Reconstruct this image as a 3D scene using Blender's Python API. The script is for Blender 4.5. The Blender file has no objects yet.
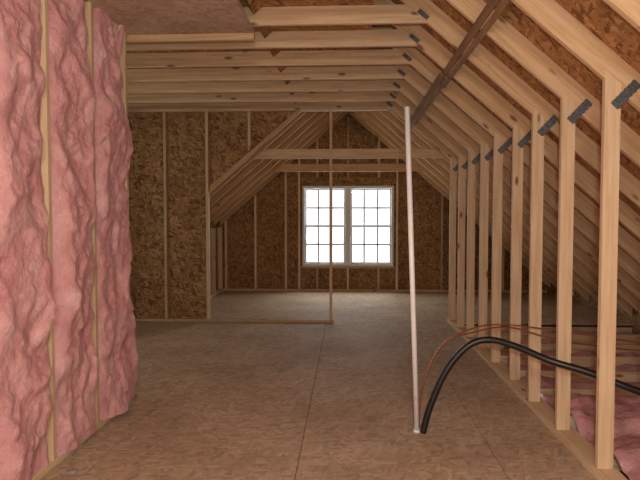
import bpy, bmesh, math, random
from mathutils import Vector, Matrix, noise
random.seed(3)
S=0.87; RZ=3.53           # roof slope, ridge height (underside of rafters)
RD=0.19                   # vertical depth of rafter
def zl(x): return RZ-S*abs(x)
scene=bpy.context.scene
scene.view_settings.view_transform='Standard'
try: scene.view_settings.look='None'
except Exception: pass
scene.view_settings.exposure=0.2

# ---------------- materials ----------------
def nt(name):
    m=bpy.data.materials.new(name); m.use_nodes=True
    t=m.node_tree; b=t.nodes['Principled BSDF']
    return m,t,b
def N(t,k,**kw):
    n=t.nodes.new(k)
    for a,v in kw.items(): setattr(n,a,v)
    return n
def ramp(t,stops,fac):
    r=N(t,'ShaderNodeValToRGB'); e=r.color_ramp.elements
    while len(e)<len(stops): e.new(0.5)
    for i,(p,c) in enumerate(stops):
        e[i].position=p; e[i].color=(*c,1)
    t.links.new(fac,r.inputs['Fac']); return r
def mixc(t,a,b,fac,mode='MIX'):
    m=N(t,'ShaderNodeMix',data_type='RGBA',blend_type=mode)
    for s,v in ((6,a),(7,b),(0,fac)):
        if hasattr(v,'links'): t.links.new(v,m.inputs[s])
        elif isinstance(v,(int,float)): m.inputs[s].default_value=v
        else: m.inputs[s].default_value=(*v,1)
    return m.outputs[2]

def wood(name,grain,light=(0.74,0.60,0.42),dark=(0.62,0.46,0.29),rotY=0.0,spec=.2):
    m,t,b=nt(name)
    tc=N(t,'ShaderNodeTexCoord'); mp0=N(t,'ShaderNodeMapping'); mp=N(t,'ShaderNodeMapping')
    mp0.inputs['Rotation'].default_value=(0,rotY,0)
    sc=[9,9,9]; sc['xyz'.index(grain)]=0.5
    mp.inputs['Scale'].default_value=sc
    t.links.new(tc.outputs['Object'],mp0.inputs[0]); t.links.new(mp0.outputs[0],mp.inputs[0])
    geo=N(t,'ShaderNodeNewGeometry')
    ad=N(t,'ShaderNodeVectorMath',operation='ADD')
    ml=N(t,'ShaderNodeVectorMath',operation='SCALE'); ml.inputs['Scale'].default_value=13
    cmb=N(t,'ShaderNodeCombineXYZ')
    for i in range(3): t.links.new(geo.outputs['Random Per Island'],cmb.inputs[i])
    t.links.new(cmb.outputs[0],ml.inputs[0]); t.links.new(mp.outputs[0],ad.inputs[0]); t.links.new(ml.outputs[0],ad.inputs[1])
    n=N(t,'ShaderNodeTexNoise'); n.inputs['Scale'].default_value=4; n.inputs['Detail'].default_value=6; n.inputs['Roughness'].default_value=.6
    t.links.new(ad.outputs[0],n.inputs['Vector'])
    r=ramp(t,[(0.35,dark),(0.6,light)],n.outputs['Fac'])
    sk=[7,7,7]; sk['xyz'.index(grain)]=2.6
    mk=N(t,'ShaderNodeMapping'); mk.inputs['Scale'].default_value=sk
    t.links.new(mp0.outputs[0],mk.inputs[0])
    v=N(t,'ShaderNodeTexVoronoi'); v.inputs['Scale'].default_value=1.0
    ad2=N(t,'ShaderNodeVectorMath',operation='ADD')
    t.links.new(mk.outputs[0],ad2.inputs[0]); t.links.new(ml.outputs[0],ad2.inputs[1])
    t.links.new(ad2.outputs[0],v.inputs['Vector'])
    kr=ramp(t,[(0.07,(1,1,1)),(0.15,(0,0,0))],v.outputs['Distance'])
    c=mixc(t,r.outputs[0],(0.26,0.13,0.06),kr.outputs[0])
    rr=ramp(t,[(0,(0.70,0.63,0.54)),(1,(1.08,1.06,1.02))],geo.outputs['Random Per Island'])
    c=mixc(t,c,rr.outputs[0],1.0,'MULTIPLY')
    t.links.new(c,b.inputs['Base Color'])
    b.inputs['Roughness'].default_value=.7; b.inputs['Specular IOR Level'].default_value=spec
    return m
ANG=math.atan(S)
W_V=wood('pine_vertical_grain','z')
W_X=wood('pine_cross_grain','x',(0.70,0.55,0.37),(0.56,0.40,0.24))
W_Y=wood('pine_long_grain','y')
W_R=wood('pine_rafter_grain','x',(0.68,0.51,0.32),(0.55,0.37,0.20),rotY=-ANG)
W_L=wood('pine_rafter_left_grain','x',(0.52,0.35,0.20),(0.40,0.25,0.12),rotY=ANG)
W_D=wood('weathered_board','y',(0.36,0.23,0.13),(0.22,0.13,0.07),spec=0.02)

def osb(name,axes,pal,rough=.75,scale=1.0,bump=.15,spec=.3):
    m,t,b=nt(name)
    tc=N(t,'ShaderNodeTexCoord')
    cols=[]
    for k in range(3):
        mp=N(t,'ShaderNodeMapping')
        ang=[0.35,-0.6,1.35][k]
        rot=[0,0,0]; third=[i for i in range(3) if i not in axes][0]
        rot[third]=ang; mp.inputs['Rotation'].default_value=rot
        sc=[1,1,1]; sc[axes[0]]=[11,13,14][k]*scale; sc[axes[1]]=[42,46,50][k]*scale; sc[third]=3
        mp2=N(t,'ShaderNodeMapping'); mp2.inputs['Scale'].default_value=sc
        mp2.inputs['Location'].default_value=(k*3.3,k*7.7,k*1.3)
        t.links.new(tc.outputs['Object'],mp.inputs[0]); t.links.new(mp.outputs[0],mp2.inputs[0])
        v=N(t,'ShaderNodeTexVoronoi'); v.inputs['Scale'].default_value=1
        t.links.new(mp2.outputs[0],v.inputs['Vector'])
        sp=N(t,'ShaderNodeSeparateColor'); t.links.new(v.outputs['Color'],sp.inputs[0])
        cols.append(sp)
    f1=N(t,'ShaderNodeMath',operation='GREATER_THAN'); t.links.new(cols[0].outputs[1],f1.inputs[0]); f1.inputs[1].default_value=.5
    mA=N(t,'ShaderNodeMix'); t.links.new(f1.outputs[0],mA.inputs[0]); t.links.new(cols[0].outputs[0],mA.inputs[2]); t.links.new(cols[1].outputs[0],mA.inputs[3])
    f2=N(t,'ShaderNodeMath',operation='GREATER_THAN'); t.links.new(cols[2].outputs[1],f2.inputs[0]); f2.inputs[1].default_value=.65
    mB=N(t,'ShaderNodeMix'); t.links.new(f2.outputs[0],mB.inputs[0]); t.links.new(mA.outputs[0],mB.inputs[2]); t.links.new(cols[2].outputs[0],mB.inputs[3])
    r=ramp(t,[(0.0,pal[0]),(0.3,pal[1]),(0.7,pal[2]),(1.0,pal[3])],mB.outputs[0])
    n=N(t,'ShaderNodeTexNoise'); n.inputs['Scale'].default_value=1.3; n.inputs['Detail'].default_value=4
    t.links.new(tc.outputs['Object'],n.inputs['Vector'])
    nr=ramp(t,[(0.3,(0.82,0.80,0.78)),(0.7,(1.1,1.1,1.1))],n.outputs['Fac'])
    c=mixc(t,r.outputs[0],nr.outputs[0],1.0,'MULTIPLY')
    t.links.new(c,b.inputs['Base Color'])
    bp=N(t,'ShaderNodeBump'); bp.inputs['Strength'].default_value=bump; bp.inputs['Distance'].default_value=.004
    t.links.new(mB.outputs[0],bp.inputs['Height']); t.links.new(bp.outputs[0],b.inputs['Normal'])
    b.inputs['Roughness'].default_value=rough; b.inputs['Specular IOR Level'].default_value=spec
    return m
PAL=[(0.12,0.06,0.022),(0.255,0.14,0.058),(0.33,0.19,0.082),(0.46,0.29,0.14)]
O_W=osb('osb_wall',(2,0),PAL)
O_S=osb('osb_side_wall',(1,2),PAL)
PALR=[(0.19,0.085,0.03),(0.38,0.19,0.075),(0.46,0.25,0.10),(0.58,0.35,0.165)]
O_R=osb('osb_roof_sheathing',(1,0),PALR)
PALF=[(0.38,0.28,0.19),(0.47,0.36,0.255),(0.52,0.40,0.285),(0.61,0.48,0.355)]
O_F=osb('osb_floor',(1,0),PALF,rough=.75,scale=1.0,bump=.05,spec=.12)
O_P=osb('osb_panel_pinkish',(1,0),[(0.40,0.27,0.19),(0.50,0.36,0.26),(0.54,0.40,0.29),(0.60,0.46,0.35)],rough=.8,bump=.04)

def simple(name,col,rough=.5,metal=0,noise_amt=.0,nscale=20,bump=0):
    m,t,b=nt(name)
    b.inputs['Roughness'].default_value=rough; b.inputs['Metallic'].default_value=metal
    n=N(t,'ShaderNodeTexNoise'); n.inputs['Scale'].default_value=nscale; n.inputs['Detail'].default_value=4
    tc=N(t,'ShaderNodeTexCoord'); t.links.new(tc.outputs['Object'],n.inputs['Vector'])
    lo=tuple(c*(1-noise_amt) for c in col); hi=tuple(min(1,c*(1+noise_amt)) for c in col)
    r=ramp(t,[(0.3,lo),(0.7,hi)],n.outputs['Fac']); t.links.new(r.outputs[0],b.inputs['Base Color'])
    if bump:
        bp=N(t,'ShaderNodeBump'); bp.inputs['Strength'].default_value=bump; bp.inputs['Distance'].default_value=.01
        t.links.new(n.outputs['Fac'],bp.inputs['Height']); t.links.new(bp.outputs[0],b.inputs['Normal'])
    return m
M_PVC=simple('white_pvc',(0.90,0.95,0.98),.35,0,.02)
M_HOSE=simple('black_corrugated_plastic',(0.012,0.012,0.014),.4,0,.1)
M_WIRE=simple('copper_line',(0.30,0.11,0.06),.4,.3,.1)
M_VINYL=simple('white_vinyl',(0.72,0.74,0.74),.8,0,.02)
M_MUNT=simple('grey_white_muntins',(0.55,0.57,0.60),.8,0,.02)
M_DARK=simple('dark_void',(0.05,0.035,0.025),.9,0,.2)
M_DEB=simple('paper_scrap',(0.34,0.29,0.24),.8,0,.2)
M_PLATE=simple('galvanized_plate',(0.15,0.16,0.17),.5,.6,.6,110,.3)

def pinkmat():
    m,t,b=nt('pink_fiberglass')
    tc=N(t,'ShaderNodeTexCoord')
    n=N(t,'ShaderNodeTexNoise'); n.inputs['Scale'].default_value=6; n.inputs['Detail'].default_value=11; n.inputs['Roughness'].default_value=.72
    n.inputs['Distortion'].default_value=.4
    mp=N(t,'ShaderNodeMapping'); mp.inputs['Scale'].default_value=(1,1,.8)
    t.links.new(tc.outputs['Object'],mp.inputs[0]); t.links.new(mp.outputs[0],n.inputs['Vector'])
    r=ramp(t,[(0.28,(0.58,0.24,0.26)),(0.43,(0.75,0.38,0.40)),(0.57,(0.82,0.48,0.49)),(0.75,(0.93,0.72,0.71))],n.outputs['Fac'])
    t.links.new(r.outputs[0],b.inputs['Base Color'])
    n2=N(t,'ShaderNodeTexNoise'); n2.inputs['Scale'].default_value=22; n2.inputs['Detail'].default_value=10; n2.inputs['Roughness'].default_value=.7
    t.links.new(tc.outputs['Object'],n2.inputs['Vector'])
    bp=N(t,'ShaderNodeBump'); bp.inputs['Strength'].default_value=.8; bp.inputs['Distance'].default_value=.03
    t.links.new(n2.outputs['Fac'],bp.inputs['Height']); t.links.new(bp.outputs[0],b.inputs['Normal'])
    b.inputs['Roughness'].default_value=.9; b.inputs['Specular IOR Level'].default_value=.1
    return m
M_PINK=pinkmat()
def glassmat():
    m,t,b=nt('window_glass')
    out=[n for n in t.nodes if n.type=='OUTPUT_MATERIAL'][0]
    tr=N(t,'ShaderNodeBsdfTransparent'); gl=N(t,'ShaderNodeBsdfGlossy'); gl.inputs['Roughness'].default_value=.02
    mx=N(t,'ShaderNodeMixShader'); mx.inputs[0].default_value=.03
    t.links.new(tr.outputs[0],mx.inputs[1]); t.links.new(gl.outputs[0],mx.inputs[2]); t.links.new(mx.outputs[0],out.inputs['Surface'])
    return m
M_GLASS=glassmat()

# ---------------- geometry helpers ----------------
class B:
    def __init__(s,name,mats,parent=None):
        s.name=name; s.mats=mats; s.bm=bmesh.new(); s.parent=parent
    def prism(s,pts,a0,a1,mi=0,axis='y'):
        def P(p,a):
            if axis=='y': return (p[0],a,p[1])
            if axis=='x': return (a,p[0],p[1])
            return (p[0],p[1],a)
        v0=[s.bm.verts.new(P(p,a0)) for p in pts]; v1=[s.bm.verts.new(P(p,a1)) for p in pts]
        fs=[s.bm.faces.new(v0),s.bm.faces.new(v1[::-1])]
        n=len(pts)
        for i in range(n): fs.append(s.bm.faces.new((v0[i],v1[i],v1[(i+1)%n],v0[(i+1)%n])))
        for f in fs: f.material_index=mi
    def box(s,x0,x1,y0,y1,z0,z1,mi=0):
        s.prism([(x0,z0),(x1,z0),(x1,z1),(x0,z1)],y0,y1,mi)
    def done(s,bevel=0):
        bmesh.ops.recalc_face_normals(s.bm,faces=s.bm.faces[:])
        me=bpy.data.meshes.new(s.name); s.bm.to_mesh(me); s.bm.free()
        for m in s.mats: me.materials.append(m)
        o=bpy.data.objects.new(s.name,me); scene.collection.objects.link(o)
        if bevel:
            md=o.modifiers.new('bev','BEVEL'); md.width=bevel; md.segments=1; md.limit_method='ANGLE'
        if s.parent: o.parent=s.parent
        return o
T=.019
def plate(b,cx,cz,L,Wd,ang,y,mi):
    c,s_=math.cos(ang),math.sin(ang)
    pts=[(cx+u*c-v*s_,cz+u*s_+v*c) for u,v in ((-L/2,-Wd/2),(L/2,-Wd/2),(L/2,Wd/2),(-L/2,Wd/2))]
    b.prism(pts,y-T-.005,y-T-.002,mi)
    for k in range(6):
        u=-L/2+L*(k+.5)/6
        q=[(cx+uu*c-v*s_,cz+uu*s_+v*c) for uu,v in ((u-.005,-Wd*.56),(u+.005,-Wd*.56),(u+.005,Wd*.56),(u-.005,Wd*.56))]
        b.prism(q,y-T-.009,y-T-.005,mi)

KX=1.435; KW=.089
ys=[3.39+.61*k for k in range(-7,9)]
for i,y in enumerate(ys):
    b=B('roof_truss',[W_V,W_X,W_R,M_PLATE])
    if i==len(ys)-1: y=8.22
    jx=random.uniform(-.015,.015)
    y0,y1=y-T,y+T
    b.prism([(0,RZ),(3.95,zl(3.95)),(3.95,zl(3.95)+RD),(0,RZ+RD)],y0,y1,2)
    xr=(RZ-3.0)/S; xt=(RZ-3.14)/S
    b.prism([(-3.9,3.0),(xr,3.0),(xt,3.14),(-3.9,3.14)],y0,y1,1)
    a=KX+jx
    b.prism([(a,.038),(a+KW,.038),(a+KW,zl(a+KW)+.05),(a,zl(a)+.05)],y0-.002,y1-.002,0)
    b.prism([(KX+.18,-.24),(3.95,-.24),(3.95,-.04),(KX+.18,-.04)],y0,y1,1)
    plate(b,a+.115,zl(a+.115)+.01,.185,.055,math.radians(46),y,3)
    plate(b,xr-.03,3.06,.10,.035,math.radians(-40),y,3)
    b.done(.002)

yb=[8.45+.61*k for k in range(0,6)]
for k,y in enumerate(yb):
    if k==5: y=11.48
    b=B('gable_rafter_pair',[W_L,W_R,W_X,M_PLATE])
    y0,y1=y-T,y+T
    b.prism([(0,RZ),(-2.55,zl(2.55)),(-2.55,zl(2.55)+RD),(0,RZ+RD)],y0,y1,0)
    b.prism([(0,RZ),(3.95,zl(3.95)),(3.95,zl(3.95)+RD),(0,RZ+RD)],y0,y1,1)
    if k in (0,4):
        zc=2.33
        xa=(RZ-zc)/S; xb=(RZ-zc-.14)/S
        b.prism([(-xa,zc),(xa,zc),(xb,zc+.14),(-xb,zc+.14)],y0,y1,2)
    b.done(.002)

b=B('lateral_brace_board',[W_D])
for (ya,yb2,off) in ((2.4,5.6,0),(5.3,8.1,.02)):
    for (x0,x1) in ((.845,.885),(.893,.925)):
        pts=[(x0,zl(x0)-.001),(x1,zl(x1)-.001),(x1-.010,zl(x1)-.013),(x0-.010,zl(x0)-.013)]
        pts=[(p[0]-off,p[1]+off*S-off*.9) for p in pts]
        b.prism(pts,ya,yb2)
b.done()

# ---------------- roof deck / ceiling ----------------
def deck(name,x0,x1,y0,y1):
    z0=zl(x0)+RD; z1=zl(x1)+RD
    L=math.hypot(x1-x0,z1-z0)
    b=B(name,[O_R])
    x=0
    while x<L-.001:
        xe=min(x+1.22,L)
        y=y0
        while y<y1-.001:
            ye=min(y+2.44,y1)
            b.box(x+.001,xe-.001,y+.001,ye-.001,0.002,.014)
            y=ye
        x=xe
    b.box(0,L,y0,y1,.014,.03)
    o=b.done()
    o.location=(x0,0,z0); o.rotation_euler=(0,-math.atan2(z1-z0,x1-x0),0)
    return o
deck('ceiling_slope_right',0,3.95,-1.5,11.6)
def deck_left(name,xe,y0,y1):
    L=math.hypot(xe,S*xe)
    b=B(name,[O_R]); b.box(-L,0,y0,y1,.002,.03); o=b.done()
    o.location=(0,0,RZ+RD); o.rotation_euler=(0,-ANG,0)
deck_left('ceiling_slope_left_wing',2.62,8.22,11.6)
deck_left('light_block_slope_left_main',.74,-1.5,8.22)  # unseen short slope, added to stop sky light leaking in over the flat ceiling
b=B('ceiling',[O_R]); b.box(-3.95,.2,-1.5,8.22,3.142,3.16); b.done()

# ---------------- floor ----------------
b=B('floor',[O_F,M_DARK])
cuts=[-3.96,-2.74,-1.52,-.30,.92,KX+.13]
for i in range(len(cuts)-1):
    y=-1.5; nxt=-1.5+(1.22 if i%2 else 2.44)
    while y<8.2:
        ye=min(nxt,8.2)
        b.box(cuts[i]+.002,cuts[i+1]-.002,y+.001,ye-.001,-.02,0)
        y=ye; nxt=ye+2.44
cb=[-2.6,-1.52,-.30,.92,2.14,3.95]
for i in range(len(cb)-1):
    for (ya,ye) in ((8.2,9.4),(9.4,11.6)) if i%2 else ((8.2,10.6),(10.6,11.6)):
        b.box(cb[i]+.002,cb[i+1]-.002,ya+.001,ye-.001,-.02,0)
b.box(-3.96,KX+.13,-1.5,8.2,-.05,-.021,1); b.box(-2.6,3.95,8.2,11.6,-.05,-.021,1)
b.done()
b=B('eave_ceiling_board',[M_DARK]); b.box(KX+.14,3.95,-1.5,8.2,-.26,-.242); b.done()

# ---------------- walls ----------------
WX=.91; WZ0=.50; WZ1=2.10
b=B('wall_back',[O_W,W_V,W_X])
Y0,Y1=11.6,11.62
def zt(x): return zl(x)+RD
b.prism([(-2.65,-.02),(-WX,-.02),(-WX,zt(WX)),(-2.65,zt(2.65))],Y0,Y1)
b.prism([(WX,-.02),(3.95,-.02),(3.95,zt(3.95)),(WX,zt(WX))],Y0,Y1)
b.box(-WX,WX,Y0,Y1,-.02,WZ0)
b.prism([(-WX,WZ1),(WX,WZ1),(WX,zt(WX)),(0,zt(0)),(-WX,zt(WX))],Y0,Y1)
def studb(x,z0=.038,z1=None):
    x0,x1=x-T,x+T
    if z1 is None: b.prism([(x0,z0),(x1,z0),(x1,zl(x1)-.001),(x0,zl(x0)-.001)],11.511,11.598,1)
    else: b.box(x0,x1,11.511,11.598,z0,z1,1)
for x in (-2.45,-1.85,-1.24,-WX-.06,WX+.06,1.85,2.45,3.05): studb(x)
for x in (-.61,0,.61):
    studb(x,.038,WZ0-.04)
    x0,x1=x-T,x+T
    if x==0: b.prism([(x0,2.26),(x1,2.26),(x1,zl(x1)-.07),(x0,zl(x0)-.07)],11.511,11.598,1)
    else: studb(x,2.26)
b.box(-WX-.04,WX+.04,11.511,11.598,WZ0-.04,WZ0-.002,2)
b.box(-WX-.04,WX+.04,11.54,11.598,WZ1+.003,2.26,0)
b.box(-2.55,3.9,11.511,11.598,0,.038,2)
b.done()

# window
w=bpy.data.objects.new('window_1',None); scene.collection.objects.link(w); w.location=(0,11.56,WZ0)
def wpart(nm,fn,mat):
    b=B(nm,[mat],w); fn(b); return b.done(.003)
HW=WX-.004; HH=WZ1-WZ0-.004
def frame(b):
    t=.05
    b.box(-HW,HW,-.05,.06,.002,t); b.box(-HW,HW,-.05,.06,HH-t,HH)
    b.box(-HW,-HW+t,-.05,.06,t,HH-t); b.box(HW-t,HW,-.05,.06,t,HH-t)
    b.box(-.055,.055,-.05,.06,t,HH-t)
wpart('frame',frame,M_VINYL)
def sashes(b):
    for sx in (-1,1):
        xa,xb=(.056,HW-.051) if sx>0 else (-HW+.051,-.056)
        for (z0,z1,yy) in ((.051,HH/2+.02,-.02),(HH/2-.02,HH-.051,.015)):
            r=.03
            b.box(xa,xb,yy,yy+.03,z0,z0+r); b.box(xa,xb,yy,yy+.03,z1-r,z1)
            b.box(xa,xa+r,yy,yy+.03,z0+r,z1-r); b.box(xb-r,xb,yy,yy+.03,z0+r,z1-r)
            for k in (1,2):
                xm=xa+(xb-xa)*k/3; b.box(xm-.014,xm+.014,yy+.005,yy+.02,z0+r,z1-r)
            zm=(z0+z1)/2; b.box(xa+r,xb-r,yy+.005,yy+.02,zm-.014,zm+.014)
wpart('sashes_and_muntins',sashes,M_MUNT)
wpart('glass_left',lambda b:(b.box(-HW+.05,-.055,.048,.050,.05,HH-.05)),M_GLASS)
wpart('glass_right',lambda b:(b.box(.055,HW-.05,.048,.050,.05,HH-.05)),M_GLASS)

# partition wall
PY0,PY1=8.08,8.165
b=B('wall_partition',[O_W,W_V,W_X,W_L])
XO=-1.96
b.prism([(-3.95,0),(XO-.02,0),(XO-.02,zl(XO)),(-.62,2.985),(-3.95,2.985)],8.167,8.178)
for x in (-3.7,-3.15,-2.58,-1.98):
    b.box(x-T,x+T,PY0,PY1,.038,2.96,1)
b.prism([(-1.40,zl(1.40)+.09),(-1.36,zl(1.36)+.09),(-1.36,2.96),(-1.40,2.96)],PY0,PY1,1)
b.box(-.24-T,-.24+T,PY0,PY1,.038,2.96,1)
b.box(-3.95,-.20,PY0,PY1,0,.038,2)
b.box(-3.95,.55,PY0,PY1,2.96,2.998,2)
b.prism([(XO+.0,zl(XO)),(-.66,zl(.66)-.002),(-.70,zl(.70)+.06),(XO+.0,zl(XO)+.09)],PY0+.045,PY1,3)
b.done(.002)

b=B('wall_left_wing',[O_S,W_V,W_Y])
zz=zl(2.55)
b.box(-2.62,-2.60,8.18,11.6,0,zz+RD-.02)
for y in [8.42+.61*k for k in range(6)]: b.box(-2.598,-2.51,y-T,y+T,.038,zl(2.598),1)
b.box(-2.598,-2.51,8.3,11.5,0,.038,2)
b.done()
b=B('wall_left_outer',[O_S]); b.box(-3.97,-3.95,-1.5,8.2,-.02,3.16); b.done()
b=B('wall_right_eave',[O_S]); b.box(3.95,3.97,-1.5,11.6,-.26,zl(3.95)+RD); b.done()
b=B('wall_front',[O_W])
b.prism([(-3.97,-.26),(3.97,-.26),(3.97,zt(3.97)),(0,zt(0)),(-.73,3.15),(-3.97,3.15)],-1.52,-1.5); b.done()
b=B('trim_knee_wall_plate',[W_Y]); b.box(KX-.02,KX+.125,-1.45,8.3,0.0005,.036); b.done(.002)

# left insulated wall
LX=-1.76
b=B('wall_left',[O_S,W_V,W_Y])
b.box(LX-.135,LX-.122,-1.5,4.60,0,3.0)
sy=[3.34+.61*k for k in range(-7,3)]
for y in sy: b.box(LX-.12,LX+random.uniform(0.004,.01),y-T,y+T,.04,2.96,1)
b.box(LX-.12,LX+.012,-1.5,4.57,0,.04,2); b.box(LX-.12,LX,-1.5,4.57,2.96,2.998,2)
b.done(.002)

def fnoise(p,o=5): return noise.fractal(p,1.0,2.1,o)
bm=bmesh.new()
ya,yz=-1.2,4.76; ny=480; nz=260
rows=[]
for j in range(nz+1):
    z=.035+2.96*j/nz; row=[]
    for i in range(ny+1):
        y=ya+(yz-ya)*i/ny
        near=min(sy[:-1],key=lambda s:abs(y-s))
        d=abs(y-near)
        wv=.018*noise.noise(Vector((near,5,z*2.2)))+.010*noise.noise(Vector((near+(.3 if y>near else 0),9,z*7)))
        d=max(0,d-.024+wv)
        bul=min(1,d/.12); bul=math.sin(bul*math.pi/2)**.8
        topf=1-.75*max(0,min(1,(z-2.3)/.5))
        big=noise.noise(Vector((3,y*1.3,z*.9)))
        f=fnoise(Vector((1.7,y*4.0,z*3.6)),7)
        rid=1-abs(noise.noise(Vector((9.1,y*4.4+f*.5,z*3.6))))*2.4
        x=LX-.035+bul*(.055*topf+.01+.04*big*topf+.052*f+.022*max(0,rid))
        if y>4.48:
            t=min(1,(y-4.48)/.26)
            x=x-.34*(1-math.sqrt(max(0,1-t*t)))
        yy=y+.012*noise.noise(Vector((7,y*5,z*5)))
        if y>4.35:
            yy+= (y-4.35)*(.55*noise.noise(Vector((2,1,z*1.7)))-.10+ .25*max(0,1-z/1.9))
        zz_=z+.02*noise.noise(Vector((11,y*4,z*4)))*(1 if 0<j<nz else 0)
        row.append(bm.verts.new((x,yy,zz_)))
    rows.append(row)
for j in range(nz):
    for i in range(ny): bm.faces.new((rows[j][i],rows[j][i+1],rows[j+1][i+1],rows[j+1][i]))
bmesh.ops.recalc_face_normals(bm,faces=bm.faces[:])
me=bpy.data.meshes.new('pink_wall_insulation'); bm.to_mesh(me); bm.free(); me.materials.append(M_PINK)
for p in me.polygons: p.use_smooth=True
o=bpy.data.objects.new('pink_wall_insulation',me); scene.collection.objects.link(o)

# eave floor insulation
bm=bmesh.new(); nx=90; ny=300; rows=[]
for i in range(ny+1):
    y=-1.3+9.4*i/ny; row=[]
    for j in range(nx+1):
        x=KX+.17+2.3*j/nx
        d=min(abs(y-s) for s in ys); bul=min(1,d/.12)
        f=fnoise(Vector((x*3,y*3,2)),6)
        k=max(0,min(1,(5.2-y)/.5))      # fluffed over the joists near the front
        base=-.16+bul*(.05+.07*f+.07*noise.noise(Vector((x*1.1,y*1.1,8))))
        top=.02+.09*f+.06*noise.noise(Vector((x*1.5,y*1.5,3)))+.03*bul
        z=base*(1-k)+top*k
        row.append(bm.verts.new((x,y,z)))
    rows.append(row)
for i in range(ny):
    for j in range(nx): bm.faces.new((rows[i][j],rows[i][j+1],rows[i+1][j+1],rows[i+1][j]))
bmesh.ops.recalc_face_normals(bm,faces=bm.faces[:])
me=bpy.data.meshes.new('pink_floor_insulation'); bm.to_mesh(me); bm.free(); me.materials.append(M_PINK)
for p in me.polygons: p.use_smooth=True
o=bpy.data.objects.new('pink_floor_insulation',me); scene.collection.objects.link(o)

# panel under the ties
b=B('osb_ceiling_panel',[O_P,W_Y,W_X])
b.box(-1.90,-.76,2.2,4.74,2.972,2.984)
b.box(-.80,-.76,2.2,4.74,2.984,2.999,1); b.box(-1.90,-.76,4.70,4.745,2.92,2.972,2)
b.done()

# ---------------- pipes, hose, wires ----------------
def tube(name,pts,r,mat,corr=False,parent=None,seg=20,res=14):
    P=[Vector(p) for p in pts]
    if len(P)>2:
        out=[]
        Q=[P[0]*2-P[1]]+P+[P[-1]*2-P[-2]]
        for i in range(1,len(Q)-2):
            for k in range(res):
                t=k/res; a,b_,c,d=Q[i-1:i+3]
                out.append(.5*((2*b_)+(c-a)*t+(2*a-5*b_+4*c-d)*t*t+(-a+3*b_-3*c+d)*t**3))
        out.append(P[-1]); P=out
    bm=bmesh.new(); rings=[]
    nrm=Vector((0,1,0))
    for i,p in enumerate(P):
        tg=(P[min(i+1,len(P)-1)]-P[max(i-1,0)]).normalized()
        nrm=(nrm-tg*nrm.dot(tg)).normalized(); bi=tg.cross(nrm)
        rr=r*(1+(.09 if i%2 else -.05)) if corr else r
        rings.append([bm.verts.new(p+(nrm*math.cos(a)+bi*math.sin(a))*rr) for a in [2*math.pi*k/seg for k in range(seg)]])
    for a,b_ in zip(rings,rings[1:]):
        for k in range(seg): bm.faces.new((a[k],a[(k+1)%seg],b_[(k+1)%seg],b_[k]))
    bm.faces.new(rings[0]); bm.faces.new(rings[-1][::-1])
    bmesh.ops.recalc_face_normals(bm,faces=bm.faces[:])
    me=bpy.data.meshes.new(name); bm.to_mesh(me); bm.free(); me.materials.append(mat)
    for p in me.polygons: p.use_smooth=len(p.vertices)==4
    o=bpy.data.objects.new(name,me); scene.collection.objects.link(o)
    if parent: o.parent=parent
    return o
e=bpy.data.objects.new('white_vent_pipe',None); scene.collection.objects.link(e)
tube('pipe',[(.482,4.0,0),(.400,4.0,2.24)],.018,M_PVC,parent=e)
tube('floor_collar',[(.482,4.0,0.0),(.482,4.0,.015)],.026,M_PVC,parent=e)
tube('black_flexible_hose',[(.52,3.98,.0),(.57,3.99,.18),(.68,4.0,.43),(.82,4.0,.60),(.96,3.98,.655),(1.12,3.9,.63),(1.31,3.78,.565),(1.53,3.70,.51),(1.8,3.6,.42),(2.3,3.45,.28),(2.6,3.4,.12)],.022,M_HOSE,corr=True,res=30)
e=bpy.data.objects.new('copper_refrigerant_lines',None); scene.collection.objects.link(e)
tube('line_1',[(.50,4.06,0),(.53,4.07,.3),(.64,4.1,.56),(.84,4.15,.68),(1.1,4.25,.71),(1.53,4.3,.66),(2.1,4.3,.58),(2.8,4.3,.5),(3.1,4.3,.3)],.006,M_WIRE,parent=e,seg=10)
tube('line_2',[(.49,4.07,0),(.55,4.1,.35),(.68,4.15,.59),(.9,4.2,.66),(1.2,4.36,.67),(1.56,4.36,.58),(2.1,4.4,.5),(2.8,4.5,.45),(3.1,4.5,.3)],.006,M_WIRE,parent=e,seg=10)
e=bpy.data.objects.new('white_drain_pipe',None); scene.collection.objects.link(e)
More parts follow.
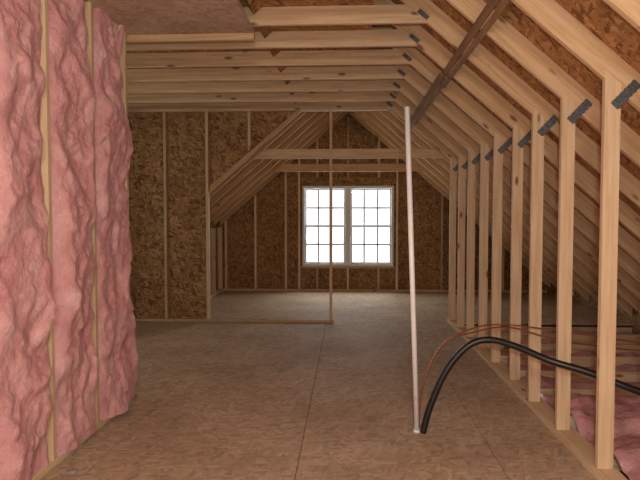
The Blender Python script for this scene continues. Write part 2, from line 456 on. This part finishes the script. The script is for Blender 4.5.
tube('pipe',[(1.60,3.10,-.2),(1.60,3.10,.62)],.022,M_PVC,parent=e)
tube('coupling',[(1.60,3.10,.56),(1.60,3.10,.63)],.028,M_PVC,parent=e)
for (x,y,s) in ((.17,4.07,.022),(-1.60,3.25,.035)):
    bm=bmesh.new(); bmesh.ops.create_icosphere(bm,subdivisions=2,radius=s)
    for v in bm.verts:
        v.co*=1+.5*noise.noise(v.co*40); v.co.z=v.co.z*.25
    mz=min(v.co.z for v in bm.verts)
    me=bpy.data.meshes.new('paper_scrap'); bm.to_mesh(me); bm.free(); me.materials.append(M_DEB)
    o=bpy.data.objects.new('paper_scrap',me); o.location=(x,y,-mz+.0005); scene.collection.objects.link(o)

# ---------------- light ----------------
wd=bpy.data.worlds.new('sky'); scene.world=wd; wd.use_nodes=True
bg=wd.node_tree.nodes['Background']; bg.inputs[0].default_value=(0.96,0.98,1,1); bg.inputs[1].default_value=1.3
def light(nm,typ,loc,en,col,**kw):
    l=bpy.data.lights.new(nm,typ); l.energy=en; l.color=col
    for k,v in kw.items(): setattr(l,k,v)
    o=bpy.data.objects.new(nm,l); o.location=loc; scene.collection.objects.link(o); return o
light('camera_flash','POINT',(.06,-.02,1.62),150,(1,.97,.91),shadow_soft_size=.05)
o=light('window_daylight','AREA',(0,11.75,1.3),60,(1,.98,.95),shape='RECTANGLE',size=1.8,size_y=1.6)
o.rotation_euler=(math.radians(-90),0,0)
light('fill_light_front','POINT',(.1,-1.1,2.5),130,(1,.94,.84),shadow_soft_size=.2)  # added fill behind the camera, evens out the flash falloff
light('fill_light_side_room','POINT',(-3.1,6.0,1.7),16,(1,.9,.76),shadow_soft_size=.15)  # added fill, kept out of view behind the insulated left wall

cam=bpy.data.cameras.new('camera'); co=bpy.data.objects.new('camera',cam); scene.collection.objects.link(co)
cam.lens=32.6; cam.sensor_width=36; cam.clip_start=.05
co.location=(0,0,1.5); co.rotation_euler=(math.radians(90-2.37),0,math.radians(2.76))
scene.camera=co
